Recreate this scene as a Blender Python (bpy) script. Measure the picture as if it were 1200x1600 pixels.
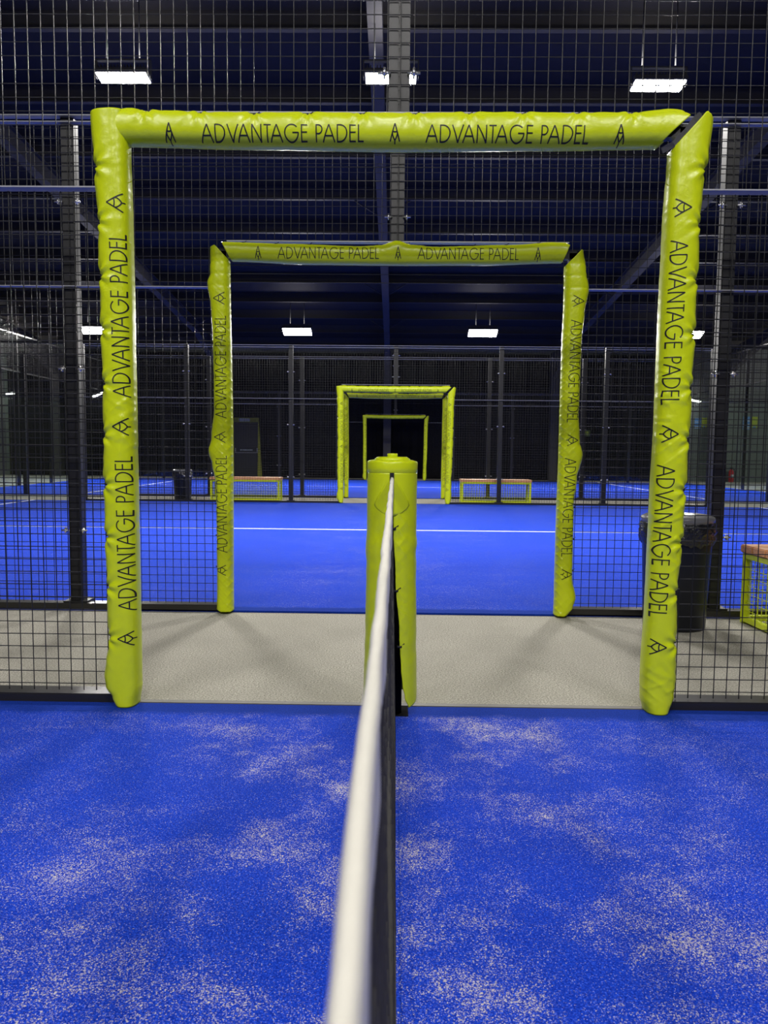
import bpy, bmesh, math, random
from mathutils import Vector, Matrix, noise

random.seed(7)
for o in list(bpy.data.objects):
    bpy.data.objects.remove(o)
scene = bpy.context.scene
C = scene.collection

# ------------------------------------------------------------------ camera
H, PITCH, YAW, ROLL, FPX = 1.0124, 0.0789, 0.0137, 0.0095, 1203.0
cam_d = bpy.data.cameras.new('camera')
cam_d.sensor_fit = 'VERTICAL'
cam_d.sensor_height = 36.0
cam_d.lens = FPX / 1600.0 * 36.0
cam_d.clip_start = 0.01
cam_d.clip_end = 200
cam_d.dof.use_dof = True
cam_d.dof.focus_distance = 3.3
cam_d.dof.aperture_fstop = 10.5
cam = bpy.data.objects.new('camera', cam_d)
C.objects.link(cam)
F = Vector((-math.sin(YAW) * math.cos(PITCH), math.cos(YAW) * math.cos(PITCH), -math.sin(PITCH)))
R0 = Vector((math.cos(YAW), math.sin(YAW), 0))
U0 = R0.cross(F)
Rv = R0 * math.cos(ROLL) + U0 * math.sin(ROLL)
Uv = U0 * math.cos(ROLL) - R0 * math.sin(ROLL)
M = Matrix(((Rv.x, Uv.x, -F.x, 0), (Rv.y, Uv.y, -F.y, 0), (Rv.z, Uv.z, -F.z, H), (0, 0, 0, 1)))
cam.matrix_world = M
scene.camera = cam

# ------------------------------------------------------------------ light and exposure
scene.view_settings.view_transform = 'Standard'
scene.view_settings.look = 'None'
scene.view_settings.gamma = 1.0
scene.view_settings.use_curve_mapping = False
scene.view_settings.exposure = 0.0
scene.cycles.use_denoising = True
scene.cycles.max_bounces = 8
scene.cycles.transparent_max_bounces = 24
scene.cycles.sample_clamp_indirect = 6.0
scene.cycles.caustics_reflective = False
scene.cycles.caustics_refractive = False
w = bpy.data.worlds.new('world')
scene.world = w
w.use_nodes = True
w.node_tree.nodes['Background'].inputs[0].default_value = (0.5, 0.55, 0.8, 1)
w.node_tree.nodes['Background'].inputs[1].default_value = 0.004
P_NEAR, P_MID, P_FAR, P_END, SPILL = 100.0, 340.0, 330.0, 60.0, 8.0      # lamp powers, court by court, then added end lamps and spill
LAMP_COLOR = (1.0, 0.97, 0.93)
LED_GLOW = 60.0

# ------------------------------------------------------------------ depths along the row of courts
D1, D2, D3, D4, D5 = 2.96, 4.73, 14.73, 16.50, 26.50
WALL_Y = 28.6


# ------------------------------------------------------------------ helpers
def link(o, parent=None):
    C.objects.link(o)
    if parent is not None:
        o.parent = parent
    return o


def wloc(o):
    v = Vector((0, 0, 0))
    while o is not None:
        v += Vector(o.location)
        o = o.parent
    return v


def obj(name, bm, mats, parent=None, smooth=False, local=False):
    me = bpy.data.meshes.new(name)
    if parent is not None and not local:
        bmesh.ops.translate(bm, verts=bm.verts, vec=-wloc(parent))
    bmesh.ops.recalc_face_normals(bm, faces=bm.faces)
    bm.to_mesh(me)
    bm.free()
    if not isinstance(mats, (list, tuple)):
        mats = [mats]
    for m in mats:
        me.materials.append(m)
    if smooth:
        for p in me.polygons:
            p.use_smooth = True
    return link(bpy.data.objects.new(name, me), parent)


def thing(name, label, cat, loc=(0, 0, 0), rz=0.0, group=None, kind=None):
    o = bpy.data.objects.new(name, None)
    o.empty_display_size = 0.1
    o.location = loc
    o.rotation_euler = (0, 0, rz)
    C.objects.link(o)
    return tag(o, label, cat, group, kind)


def tag(o, label, cat=None, group=None, kind=None):
    o['label'] = label
    if cat:
        o['category'] = cat
    if group:
        o['group'] = group
    if kind:
        o['kind'] = kind
    return o


def struct(name, bm, m, label, cat, smooth=False):
    return tag(obj(name, bm, m, None, smooth), label, cat, None, 'structure')


def box(bm, x0, x1, y0, y1, z0, z1, mi=0, bev=0.0):
    vs = [bm.verts.new(p) for p in ((x0, y0, z0), (x1, y0, z0), (x1, y1, z0), (x0, y1, z0),
                                    (x0, y0, z1), (x1, y0, z1), (x1, y1, z1), (x0, y1, z1))]
    fs = []
    for q in ((0, 3, 2, 1), (4, 5, 6, 7), (0, 1, 5, 4), (1, 2, 6, 5), (2, 3, 7, 6), (3, 0, 4, 7)):
        f = bm.faces.new([vs[i] for i in q])
        f.material_index = mi
        fs.append(f)
    if bev:
        es = list({e for f in fs for e in f.edges})
        bmesh.ops.bevel(bm, geom=es, offset=bev, segments=2, affect='EDGES')
    return vs


def tube(bm, p0, p1, r, n=6, r1=None, mi=0, cap=True):
    p0, p1 = Vector(p0), Vector(p1)
    d = (p1 - p0).normalized()
    a = d.orthogonal().normalized()
    b = d.cross(a)
    r1 = r if r1 is None else r1
    A, B = [], []
    for i in range(n):
        t = 2 * math.pi * i / n
        q = a * math.cos(t) + b * math.sin(t)
        A.append(bm.verts.new(p0 + q * r))
        B.append(bm.verts.new(p1 + q * r1))
    for i in range(n):
        f = bm.faces.new((A[i], A[(i + 1) % n], B[(i + 1) % n], B[i]))
        f.material_index = mi
        f.smooth = True
    if cap:
        for L in (A[::-1], B):
            f = bm.faces.new(L)
            f.material_index = mi


def path_tube(bm, pts, r, n=8):
    for a, b in zip(pts[:-1], pts[1:]):
        tube(bm, a, b, r, n)


def lathe(bm, prof, cx, cy, n=40, mi=0, jitter=None):
    rings = []
    for k, (r, z) in enumerate(prof):
        ring = []
        for i in range(n):
            t = 2 * math.pi * i / n
            rr, zz = (r, z) if jitter is None else jitter(k, t, r, z)
            ring.append(bm.verts.new((cx + rr * math.cos(t), cy + rr * math.sin(t), zz)))
        rings.append(ring)
    for a, b in zip(rings[:-1], rings[1:]):
        for i in range(n):
            f = bm.faces.new((a[i], a[(i + 1) % n], b[(i + 1) % n], b[i]))
            f.material_index = mi
            f.smooth = True
    return rings


def lerp_table(tab, v):
    if v <= tab[0][0]:
        return tab[0][1]
    for (a, fa), (b, fb) in zip(tab[:-1], tab[1:]):
        if v <= b:
            t = (v - a) / (b - a)
            t = t * t * (3 - 2 * t)
            return fa + (fb - fa) * t
    return tab[-1][1]


# ------------------------------------------------------------------ materials
def nodes(name):
    m = bpy.data.materials.new(name)
    m.use_nodes = True
    nt = m.node_tree
    return m, nt, nt.nodes['Principled BSDF']


def N(nt, t, **kw):
    n = nt.nodes.new(t)
    for k, v in kw.items():
        setattr(n, k, v)
    return n


def add_noise(nt, scale, detail=2.0, rough=0.5, stretch=None, coord='pos'):
    if coord == 'pos':
        g = N(nt, 'ShaderNodeNewGeometry').outputs['Position']
    else:
        g = N(nt, 'ShaderNodeTexCoord').outputs['Object']
    n = N(nt, 'ShaderNodeTexNoise')
    n.inputs['Scale'].default_value = scale
    n.inputs['Detail'].default_value = detail
    n.inputs['Roughness'].default_value = rough
    if stretch:
        mp = N(nt, 'ShaderNodeMapping')
        mp.inputs['Scale'].default_value = stretch
        nt.links.new(g, mp.inputs['Vector'])
        g = mp.outputs['Vector']
    nt.links.new(g, n.inputs['Vector'])
    return n.outputs['Fac']


def maprange(nt, val, a, b, c=0.0, d=1.0, smooth=False):
    n = N(nt, 'ShaderNodeMapRange')
    if smooth:
        n.interpolation_type = 'SMOOTHSTEP'
    for k, v in zip(('From Min', 'From Max', 'To Min', 'To Max'), (a, b, c, d)):
        n.inputs[k].default_value = v
    nt.links.new(val, n.inputs['Value'])
    return n.outputs['Result']


def math_n(nt, op, a, b):
    n = N(nt, 'ShaderNodeMath', operation=op)
    for i, v in enumerate((a, b)):
        if v is None:
            continue
        if isinstance(v, (int, float)):
            n.inputs[i].default_value = v
        else:
            nt.links.new(v, n.inputs[i])
    return n.outputs[0]


def mix(nt, fac, a, b):
    n = N(nt, 'ShaderNodeMix', data_type='RGBA')
    for sock, v in ((n.inputs['Factor'], fac), (n.inputs['A'], a), (n.inputs['B'], b)):
        if isinstance(v, tuple):
            sock.default_value = (*v, 1)
        elif isinstance(v, (int, float)):
            sock.default_value = v
        else:
            nt.links.new(v, sock)
    return n.outputs['Result']


def bump(nt, bsdf, h, strength, dist):
    b = N(nt, 'ShaderNodeBump')
    b.inputs['Strength'].default_value = strength
    b.inputs['Distance'].default_value = dist
    nt.links.new(h, b.inputs['Height'])
    nt.links.new(b.outputs[0], bsdf.inputs['Normal'])


def plain(name, col, rough=0.5, metal=0.0, spec=0.5, var=0.12, scale=9.0, bumps=None, coat=0.0):
    m, nt, p = nodes(name)
    p.inputs['Roughness'].default_value = rough
    p.inputs['Metallic'].default_value = metal
    p.inputs['Specular IOR Level'].default_value = spec
    p.inputs['Coat Weight'].default_value = coat
    f = add_noise(nt, scale, 3.0)
    lo = tuple(c * (1 - var) for c in col)
    hi = tuple(min(1, c * (1 + var)) for c in col)
    nt.links.new(mix(nt, f, lo, hi), p.inputs['Base Color'])
    if bumps:
        bump(nt, p, add_noise(nt, bumps[0], 3.0), bumps[1], bumps[2])
    return m


def emissive(name, col, s):
    m, nt, p = nodes(name)
    p.inputs['Base Color'].default_value = (0.8, 0.8, 0.8, 1)
    p.inputs['Emission Color'].default_value = (*col, 1)
    p.inputs['Emission Strength'].default_value = s
    return m


def turf_material(y0, y1):
    m, nt, p = nodes('blue_turf')
    pos = N(nt, 'ShaderNodeNewGeometry').outputs['Position']
    sep = N(nt, 'ShaderNodeSeparateXYZ')
    nt.links.new(pos, sep.inputs[0])
    patch = maprange(nt, add_noise(nt, 2.1, 8.0, 0.74), 0.45, 0.80)
    streak = maprange(nt, add_noise(nt, 1.0, 4.0, 0.6, (0.8, 5.0, 1.0)), 0.5, 0.8)
    # sand lies thickest along the net and at its foot
    ax = math_n(nt, 'ABSOLUTE', sep.outputs['X'], None)
    near_net = maprange(nt, ax, 0.1, 1.6, 1.0, 0.16, True)
    near_net = math_n(nt, 'MULTIPLY', near_net, maprange(nt, sep.outputs['Y'], 3.0, 4.0, 1.0, 0.28))
    dens = math_n(nt, 'MULTIPLY', patch, near_net)
    dens = math_n(nt, 'ADD', math_n(nt, 'MULTIPLY', dens, 0.33), math_n(nt, 'MULTIPLY', streak, 0.035))
    dens = math_n(nt, 'ADD', dens, 0.03)
    grain = add_noise(nt, 300.0, 2.0, 0.75)
    sand = maprange(nt, math_n(nt, 'ADD', grain, dens), 0.665, 0.755)
    fib = add_noise(nt, 240.0, 3.0, 0.75)
    tone = add_noise(nt, 0.7, 3.0)
    blue = mix(nt, maprange(nt, fib, 0.34, 0.68), (0.001, 0.008, 0.18), (0.009, 0.072, 0.74))
    blue = mix(nt, maprange(nt, tone, 0.35, 0.7, 0.0, 0.3), blue, (0.006, 0.040, 0.62))
    blue = mix(nt, maprange(nt, fib, 0.57, 0.72, 0.0, 0.8), blue, (0.10, 0.21, 0.86))
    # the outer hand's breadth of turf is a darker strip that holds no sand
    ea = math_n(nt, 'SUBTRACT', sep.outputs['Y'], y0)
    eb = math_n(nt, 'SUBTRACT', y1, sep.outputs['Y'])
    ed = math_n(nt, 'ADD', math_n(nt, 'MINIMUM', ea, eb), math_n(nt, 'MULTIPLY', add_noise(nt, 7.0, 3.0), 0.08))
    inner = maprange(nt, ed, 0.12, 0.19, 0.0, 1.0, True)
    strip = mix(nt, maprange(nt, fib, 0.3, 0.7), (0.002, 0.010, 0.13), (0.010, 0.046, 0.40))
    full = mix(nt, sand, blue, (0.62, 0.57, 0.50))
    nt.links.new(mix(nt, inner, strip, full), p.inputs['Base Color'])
    p.inputs['Roughness'].default_value = 0.9
    p.inputs['Specular IOR Level'].default_value = 0.06
    p.inputs['Sheen Weight'].default_value = 0.07
    p.inputs['Sheen Tint'].default_value = (0.15, 0.35, 1.0, 1)
    bump(nt, p, grain, 0.6, 0.004)
    return m


def carpet_material():
    m, nt, p = nodes('grey_carpet')
    f1 = add_noise(nt, 135.0, 3.0, 0.8)
    f2 = add_noise(nt, 2.2, 4.0, 0.6)
    c = mix(nt, maprange(nt, f1, 0.34, 0.68), (0.12, 0.115, 0.097), (0.60, 0.575, 0.50))
    c = mix(nt, maprange(nt, f2, 0.3, 0.75, 0.0, 0.45), c, (0.25, 0.24, 0.205))
    nt.links.new(c, p.inputs['Base Color'])
    p.inputs['Roughness'].default_value = 0.95
    p.inputs['Specular IOR Level'].default_value = 0.1
    bump(nt, p, f1, 0.7, 0.004)
    return m


def vinyl_material():
    m, nt, p = nodes('lime_vinyl')
    f = add_noise(nt, 5.0, 3.0)
    nt.links.new(mix(nt, f, (0.525, 0.63, 0.004), (0.58, 0.665, 0.008)), p.inputs['Base Color'])
    p.inputs['Roughness'].default_value = 0.30
    p.inputs['Specular IOR Level'].default_value = 0.5
    bump(nt, p, add_noise(nt, 22.0, 4.0, 0.6), 0.14, 0.01)
    return m


def glass_material():
    m = bpy.data.materials.new('court_glass')
    m.use_nodes = True
    nt = m.node_tree
    nt.nodes.clear()
    out = N(nt, 'ShaderNodeOutputMaterial')
    tr = N(nt, 'ShaderNodeBsdfTransparent')
    tr.inputs[0].default_value = (0.95, 0.975, 0.965, 1)
    gl = N(nt, 'ShaderNodeBsdfGlossy')
    gl.inputs['Roughness'].default_value = 0.02
    lw = N(nt, 'ShaderNodeLayerWeight')
    lw.inputs['Blend'].default_value = 0.5
    f5 = math_n(nt, 'POWER', lw.outputs['Facing'], 5.0)
    fr = math_n(nt, 'ADD', math_n(nt, 'MULTIPLY', f5, 0.55), 0.03)
    mx = N(nt, 'ShaderNodeMixShader')
    nt.links.new(fr, mx.inputs[0])
    nt.links.new(tr.outputs[0], mx.inputs[1])
    nt.links.new(gl.outputs[0], mx.inputs[2])
    nt.links.new(mx.outputs[0], out.inputs[0])
    return m


def wood_material():
    m, nt, p = nodes('oiled_wood')
    f = add_noise(nt, 6.0, 6.0, 0.65, (1.5, 14.0, 14.0), 'obj')
    nt.links.new(mix(nt, maprange(nt, f, 0.3, 0.7), (0.48, 0.20, 0.07), (0.74, 0.40, 0.19)), p.inputs['Base Color'])
    p.inputs['Roughness'].default_value = 0.5
    return m


def cladding_material():
    m, nt, p = nodes('steel_cladding')
    f = add_noise(nt, 3.0, 3.0)
    nt.links.new(mix(nt, f, (0.20, 0.20, 0.19), (0.28, 0.28, 0.265)), p.inputs['Base Color'])
    p.inputs['Roughness'].default_value = 0.55
    return m


CARPET, LIME, GLASS, WOOD = carpet_material(), vinyl_material(), glass_material(), wood_material()
INK = plain('black_ink', (0.012, 0.012, 0.014), 0.45, spec=0.3)
WHITE_PAINT = plain('white_line', (0.80, 0.82, 0.88), 0.8, bumps=(180, 0.4, 0.003))
BLACK_STEEL = plain('black_powder_coat', (0.014, 0.014, 0.015), 0.40, 0.0, 0.4)
WIRE = plain('black_wire', (0.010, 0.010, 0.011), 0.36, 0.0, 0.42)
RAIL = plain('dark_galvanised', (0.30, 0.30, 0.31), 0.5, 0.3, 0.5)
BASE = plain('black_base_beam', (0.022, 0.021, 0.02), 0.30, 0.2, 0.5, bumps=(60, 0.1, 0.002))
ZINC = plain('zinc_bolt', (0.72, 0.72, 0.72), 0.25, 0.9)
TRIM = plain('aluminium_trim', (0.11, 0.107, 0.095), 0.6, 0.2)
DARK_ROOF = plain('dark_roof_deck', (0.032, 0.030, 0.030), 0.7, spec=0.2)
DARK_PURLIN = plain('dark_purlin', (0.050, 0.047, 0.046), 0.6, spec=0.3)
FRAME_STEEL = plain('grey_frame_steel', (0.055, 0.053, 0.055), 0.6, spec=0.3)
DARK_WALL = plain('dark_wall', (0.030, 0.030, 0.034), 0.7)
GREEN_WALL = plain('grey_green_wall', (0.15, 0.17, 0.155), 0.6, scale=1.2, var=0.2)
CLAD = cladding_material()
CURTAIN = plain('black_curtain_cloth', (0.010, 0.010, 0.012), 0.9, spec=0.1)
TAPE = plain('white_net_tape', (0.62, 0.60, 0.54), 0.85, scale=60, var=0.06, bumps=(500, 0.25, 0.001))
NETCORD = plain('black_net_cord', (0.028, 0.026, 0.026), 0.8, scale=90, var=0.4)
LIME_PAINT = plain('lime_paint', (0.58, 0.68, 0.010), 0.4)
LIME_DIM = plain('olive_lime_paint', (0.26, 0.28, 0.02), 0.6)
BIN_PLASTIC = plain('black_bin_plastic', (0.008, 0.009, 0.013), 0.32, spec=0.35)
BIN_BAG = plain('black_bin_bag', (0.014, 0.014, 0.016), 0.18, spec=0.7, bumps=(38, 0.9, 0.012))
BIN_LID = plain('grey_bin_lid', (0.16, 0.16, 0.17), 0.22)
LAMP_BODY = plain('dark_lamp_body', (0.035, 0.035, 0.038), 0.5)
LED = emissive('led_white', LAMP_COLOR, LED_GLOW)
TUBE_LIGHT = emissive('tube_white', (1.0, 0.98, 0.95), 7.0)
RED = plain('red_paint', (0.55, 0.02, 0.03), 0.35)
PBLUE = plain('poster_blue', (0.10, 0.28, 0.62), 0.5)
PWHITE = plain('poster_white', (0.55, 0.62, 0.70), 0.5)
PLIME = plain('poster_lime', (0.42, 0.50, 0.04), 0.5)
GREY_FRAME = plain('grey_sign_frame', (0.30, 0.30, 0.31), 0.5)
SIGN_BLACK = plain('black_sign', (0.012, 0.013, 0.014), 0.5)
SIGN_TEXT = plain('pale_sign_text', (0.50, 0.58, 0.55), 0.6)

# ------------------------------------------------------------------ the hall
XL, XR, YF = -14.5, 14.5, -8.0


def roof_z(y):
    return 7.7 - 0.1 * y if y > -2 else 7.9 + 0.1 * (y + 2)


bm = bmesh.new()
box(bm, XL, XR, YF, WALL_Y, -0.15, 0.0)
struct('floor', bm, CARPET, 'grey carpet floor of the hall, showing as strips between the courts', 'floor')

bm = bmesh.new()
for (y0, y1) in ((YF, -2.0), (-2.0, WALL_Y)):
    v = [bm.verts.new(p) for p in ((XL, y0, roof_z(y0)), (XR, y0, roof_z(y0)), (XR, y1, roof_z(y1)), (XL, y1, roof_z(y1)),
                                   (XL, y0, roof_z(y0) + .1), (XR, y0, roof_z(y0) + .1), (XR, y1, roof_z(y1) + .1), (XL, y1, roof_z(y1) + .1))]
    for q in ((0, 3, 2, 1), (4, 5, 6, 7), (0, 1, 5, 4), (1, 2, 6, 5), (2, 3, 7, 6), (3, 0, 4, 7)):
        bm.faces.new([v[i] for i in q])
y = -6.6
while y < WALL_Y:
    z = roof_z(y)
    # Z-shaped purlin: web and lower lip
    box(bm, XL, XR, y - 0.015, y + 0.015, z - 0.24, z + 0.02, 1)
    box(bm, XL, XR, y - 0.075, y + 0.015, z - 0.255, z - 0.235, 1)
    y += 1.70
struct('ceiling', bm, [DARK_ROOF, DARK_PURLIN], 'dark sloping roof deck with purlins running across the hall', 'ceiling')


def wall(name, x0, x1, y0, y1, m, label):
    bm = bmesh.new()
    box(bm, x0, x1, y0, y1, 0, 8.2)
    return struct(name, bm, m, label, 'wall')


wall('wall_back', XL - .2, XR + .2, WALL_Y, WALL_Y + .2, GREEN_WALL, 'dull grey green far wall showing right of the black curtain')
wall('wall_front', XL - .2, XR + .2, YF - .2, YF, DARK_WALL, 'dark wall behind the viewer')
for nm, s, lab in (('wall_left', -1, 'profiled steel wall along the left end of the courts'),
                   ('wall_right', 1, 'profiled steel wall along the right end of the courts')):
    bm = bmesh.new()
    x = XL if s < 0 else XR
    box(bm, min(x, x + s * .2), max(x, x + s * .2), YF, WALL_Y, 0, 8.2)
    k = YF
    while k < WALL_Y - 0.3:
        box(bm, min(x, x - s * .035), max(x, x - s * .035), k, k + .16, 0.02, roof_z(k) - 0.3)
        k += 0.33
    struct(nm, bm, CLAD, lab, 'wall')

# portal frames: rafter, haunch and column, one object each
for i, x in enumerate((-12.3, -6.3, -0.3, 5.7, 11.7)):
    bm = bmesh.new()

    def beam(ya, yb, da, db, hw, off=0.26):
        za, zb = roof_z(ya) - off, roof_z(yb) - off
        v = [bm.verts.new(p) for p in ((x - hw, ya, za - da), (x + hw, ya, za - da), (x + hw, yb, zb - db), (x - hw, yb, zb - db),
                                       (x - hw, ya, za), (x + hw, ya, za), (x + hw, yb, zb), (x - hw, yb, zb))]
        for q in ((0, 3, 2, 1), (4, 5, 6, 7), (0, 1, 5, 4), (1, 2, 6, 5), (2, 3, 7, 6), (3, 0, 4, 7)):
            bm.faces.new([v[j] for j in q])
    beam(-2, 24.6, .30, .30, .02)
    beam(-2, 24.6, .012, .012, .09)
    beam(-2, 24.6, .012, .012, .09, .26 + .30)
    beam(24.6, 28.2, .30, .95, .02)
    za, zb = roof_z(24.6) - .56, roof_z(28.2) - 1.21
    v = [bm.verts.new(p) for p in ((x - .09, 24.6, za), (x + .09, 24.6, za), (x + .09, 28.0, zb), (x - .09, 28.0, zb),
                                   (x - .09, 24.6, za - .012), (x + .09, 24.6, za - .012), (x + .09, 28.0, zb - .012), (x - .09, 28.0, zb - .012))]
    for q in ((0, 3, 2, 1), (4, 5, 6, 7), (0, 1, 5, 4), (1, 2, 6, 5), (2, 3, 7, 6), (3, 0, 4, 7)):
        bm.faces.new([v[j] for j in q])
    # column: two flanges and a web
    zc = roof_z(28.1) - .3
    box(bm, x - .135, x + .135, 27.92, 27.94, 0, zc)
    box(bm, x - .135, x + .135, 28.20, 28.22, 0, zc)
    box(bm, x - .01, x + .01, 27.93, 28.21, 0, zc)
    # fly braces from purlin to rafter
    for yy in (15.5, 20.6, 24.0):
        for s in (-1, 1):
            tube(bm, (x + s * .06, yy, roof_z(yy) - .55), (x + s * .55, yy, roof_z(yy) - .25), .012, 5)
    o = struct('trim_%d' % (i + 1), bm, FRAME_STEEL,
               'grey steel portal frame, ' + ('outermost on the left', 'second from the left', 'middle one above the gateways',
                                              'second from the right', 'outermost on the right')[i], 'steel frame')

# black curtain along the far wall
bm = bmesh.new()
n, x0, x1 = 900, -14.3, 10.35
prev = None
for i in range(n + 1):
    x = x0 + (x1 - x0) * i / n
    y = 28.42 + .035 * math.sin(x * 14.0 + 1.5 * math.sin(x * 1.7)) + .012 * math.sin(x * 37)
    cur = [bm.verts.new((x, y, z)) for z in (0.02, 4.55)]
    if prev:
        bm.faces.new((prev[0], cur[0], cur[1], prev[1]))
    prev = cur
o = obj('curtain', bm, CURTAIN, None, True)
md = o.modifiers.new('thickness', 'SOLIDIFY')
md.thickness = 0.006
tag(o, 'long black pleated curtain hanging along the far wall behind all the courts', 'curtain')

# ------------------------------------------------------------------ courts (turf, edge strips, lines)
COURTS = ((D1 - 10.0, D1, 'nearest blue turf court with pale sand scattered beside the net'),
          (D2, D3, 'blue turf court beyond the first grey strip, crossed by a white line'),
          (D4, D5, 'farthest blue turf court in front of the black curtain'))
for k, (y0, y1, lab) in enumerate(COURTS):
    bm = bmesh.new()
    box(bm, -10, 10, y0, y1, 0.0, 0.012)
    yc = (y0 + y1) / 2
    lines = [(-6.95, 6.95, yc - .025, yc + .025)] if k else []
    if k:
        for s in (-1, 1):
            lines.append((s * 6.95 - .025, s * 6.95 + .025, y0 + .02, y1 - .02))
    for (a, b, c, d) in lines:
        box(bm, a, b, c, d, 0.0115, 0.0145, 1)
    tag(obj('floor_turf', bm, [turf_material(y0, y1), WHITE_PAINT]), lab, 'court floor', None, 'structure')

# aluminium thresholds under the gateways
for i, (a, lab) in enumerate(((D1 + .0, 'pale metal threshold strip in the nearest gateway'),
                              (D3 + .0, 'pale metal threshold strip in the gateway beyond the second court'))):
    bm = bmesh.new()
    box(bm, -1.0, 1.0, a + .004, a + .040, 0, 0.0135, 0, 0.002)
    struct('trim_%d' % (i + 6), bm, TRIM, lab, 'threshold')


# ------------------------------------------------------------------ fences
def mesh_panel(bm, x0, x1, z0, z1, y, r=0.002, first=0.0):
    x = math.ceil((x0 - first) / .05 - 1e-6) * .05 + first
    while x <= x1 + 1e-6:
        tube(bm, (x, y, z0), (x, y, z1), r, 5, cap=False)
        x += .05
    z = z0 + .025
    while z <= z1:
        tube(bm, (x0, y + 2 * r, z), (x1, y + 2 * r, z), r, 5, cap=False)
        z += .05


def zy_panel(bm, x, y0, y1, z0, z1, r=0.002):
    y = y0
    while y <= y1 + 1e-6:
        tube(bm, (x, y, z0), (x, y, z1), r, 4, cap=False)
        y += .05
    z = z0 + .025
    while z <= z1:
        tube(bm, (x + 2 * r, y0, z), (x + 2 * r, y1, z), r, 4, cap=False)
        z += .05


bolt_me = None


def add_bolt(parent, x, y, z):
    global bolt_me
    if bolt_me is None:
        b = bmesh.new()
        bmesh.ops.create_uvsphere(b, u_segments=10, v_segments=6, radius=0.011)
        tube(b, (-.024, 0, 0), (.024, 0, 0), .0055, 8)
        box(b, -.004, .004, -.012, .012, -.016, .016)
        bolt_me = bpy.data.meshes.new('bolt')
        b.to_mesh(bolt_me)
        b.free()
        bolt_me.materials.append(ZINC)
        for p in bolt_me.polygons:
            p.use_smooth = True
    o = bpy.data.objects.new('bolt', bolt_me)
    o.location = Vector((x, y, z)) - wloc(parent)
    link(o, parent)


def fence(d, label, glass):
    t = thing('mesh_fence', label, 'fence', (0, d, 0))
    ym = d + .035                                    # plane of the wire mesh
    far = 6.0
    for s in (-1, 1):
        a, b = (-far, -1.03) if s < 0 else (1.03, far)
        bm = bmesh.new()
        mesh_panel(bm, a, b, .05, 1.985, ym, first=.017)
        obj('wire_mesh', bm, WIRE, t)
        bm = bmesh.new()                             # base beam with a flat top
        box(bm, a, b, d, d + .10, 0.0, .045, 0, .004)
        obj('base_beam', bm, BASE, t)
        bm = bmesh.new()                             # rail at two metres
        box(bm, a, b, d + .012, d + .064, 1.993, 1.998)
        obj('rail', bm, RAIL, t)
    bm = bmesh.new()
    mesh_panel(bm, -far, far, 2.005, 2.945, ym, first=.006)
    # the mesh is cut out over the gateway, below the head
    for v in [v for v in bm.verts if abs(v.co.x) < 1.0 and v.co.z < 2.2 and v.co.z > 2.0045]:
        v.co.z = 2.27
    obj('wire_mesh', bm, WIRE, t)
    bm = bmesh.new()
    box(bm, -1.03, 1.03, d + .012, d + .064, 2.266, 2.271)
    obj('rail', bm, RAIL, t)
    for z0, z1 in ((2.957, 2.962), (2.995, 3.0)):
        bm = bmesh.new()
        box(bm, -far, far, d + .012, d + .068, z0, z1)
        obj('rail', bm, RAIL, t)
    for px in (-6, -4, -2, 2, 4, 6):
        bm = bmesh.new()
        box(bm, px - .04, px + .04, d + .045, d + .125, .045, 3.0, 0, .006)
        box(bm, px - .075, px + .075, d + .02, d + .15, .0, .055)
        obj('post', bm, BLACK_STEEL, t)
        if abs(px) < 5:
            for z in (.5, 1.5, 2.5):
                for s in (-1, 1):
                    add_bolt(t, px + s * .055, d + .035, z)
    bm = bmesh.new()                                 # short post over the gateway
    box(bm, -.04, -.003, d + .045, d + .125, 2.2, 3.0, 0, .003)
    box(bm, .003, .04, d + .045, d + .125, 2.2, 3.0, 0, .003)
    box(bm, -.02, .02, d + .06, d + .11, 2.2, 2.99)
    obj('post', bm, BLACK_STEEL, t)
    for z in (2.42, 2.82):
        for s in (-1, 1):
            add_bolt(t, s * .055, d + .035, z)
    if glass:
        for s in (-1, 1):
            for (a, b, top) in ((6.06, 7.99, 2.0), (8.01, 9.98, 3.0)):
                x0, x1 = (a, b) if s > 0 else (-b, -a)
                bm = bmesh.new()
                box(bm, x0, x1, d + .03, d + .042, .05, top)
                obj('glass_panel', bm, GLASS, t)
                bm = bmesh.new()
                mesh_panel(bm, x0, x1, top + .02, top + 1.0, ym)
                box(bm, x0, x1, d + .012, d + .068, top + 1.0, top + 1.03)
                box(bm, x0, x1, d + .02, d + .06, top, top + .02)
                obj('wire_mesh', bm, WIRE, t)
            for px in (8 * s, 10 * s):
                bm = bmesh.new()
                box(bm, px - .04, px + .04, d + .045, d + .125, .0, 4.0 if abs(px) > 9 else 3.0)
                obj('post', bm, BLACK_STEEL, t)
    return t


fence(D1, 'nearest black wire mesh fence, either side of the big lime gateway and above it', False)
fence(D2, 'black wire mesh fence at the far edge of the first grey strip, behind the bin', False)
fence(D3, 'black wire mesh fence at the far side of the second court, before the small benches', True)
fence(D4, 'black wire mesh fence at the near edge of the farthest court, behind the small benches', True)
fence(D5, 'farthest black wire mesh fence, right in front of the black curtain', True)

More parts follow.
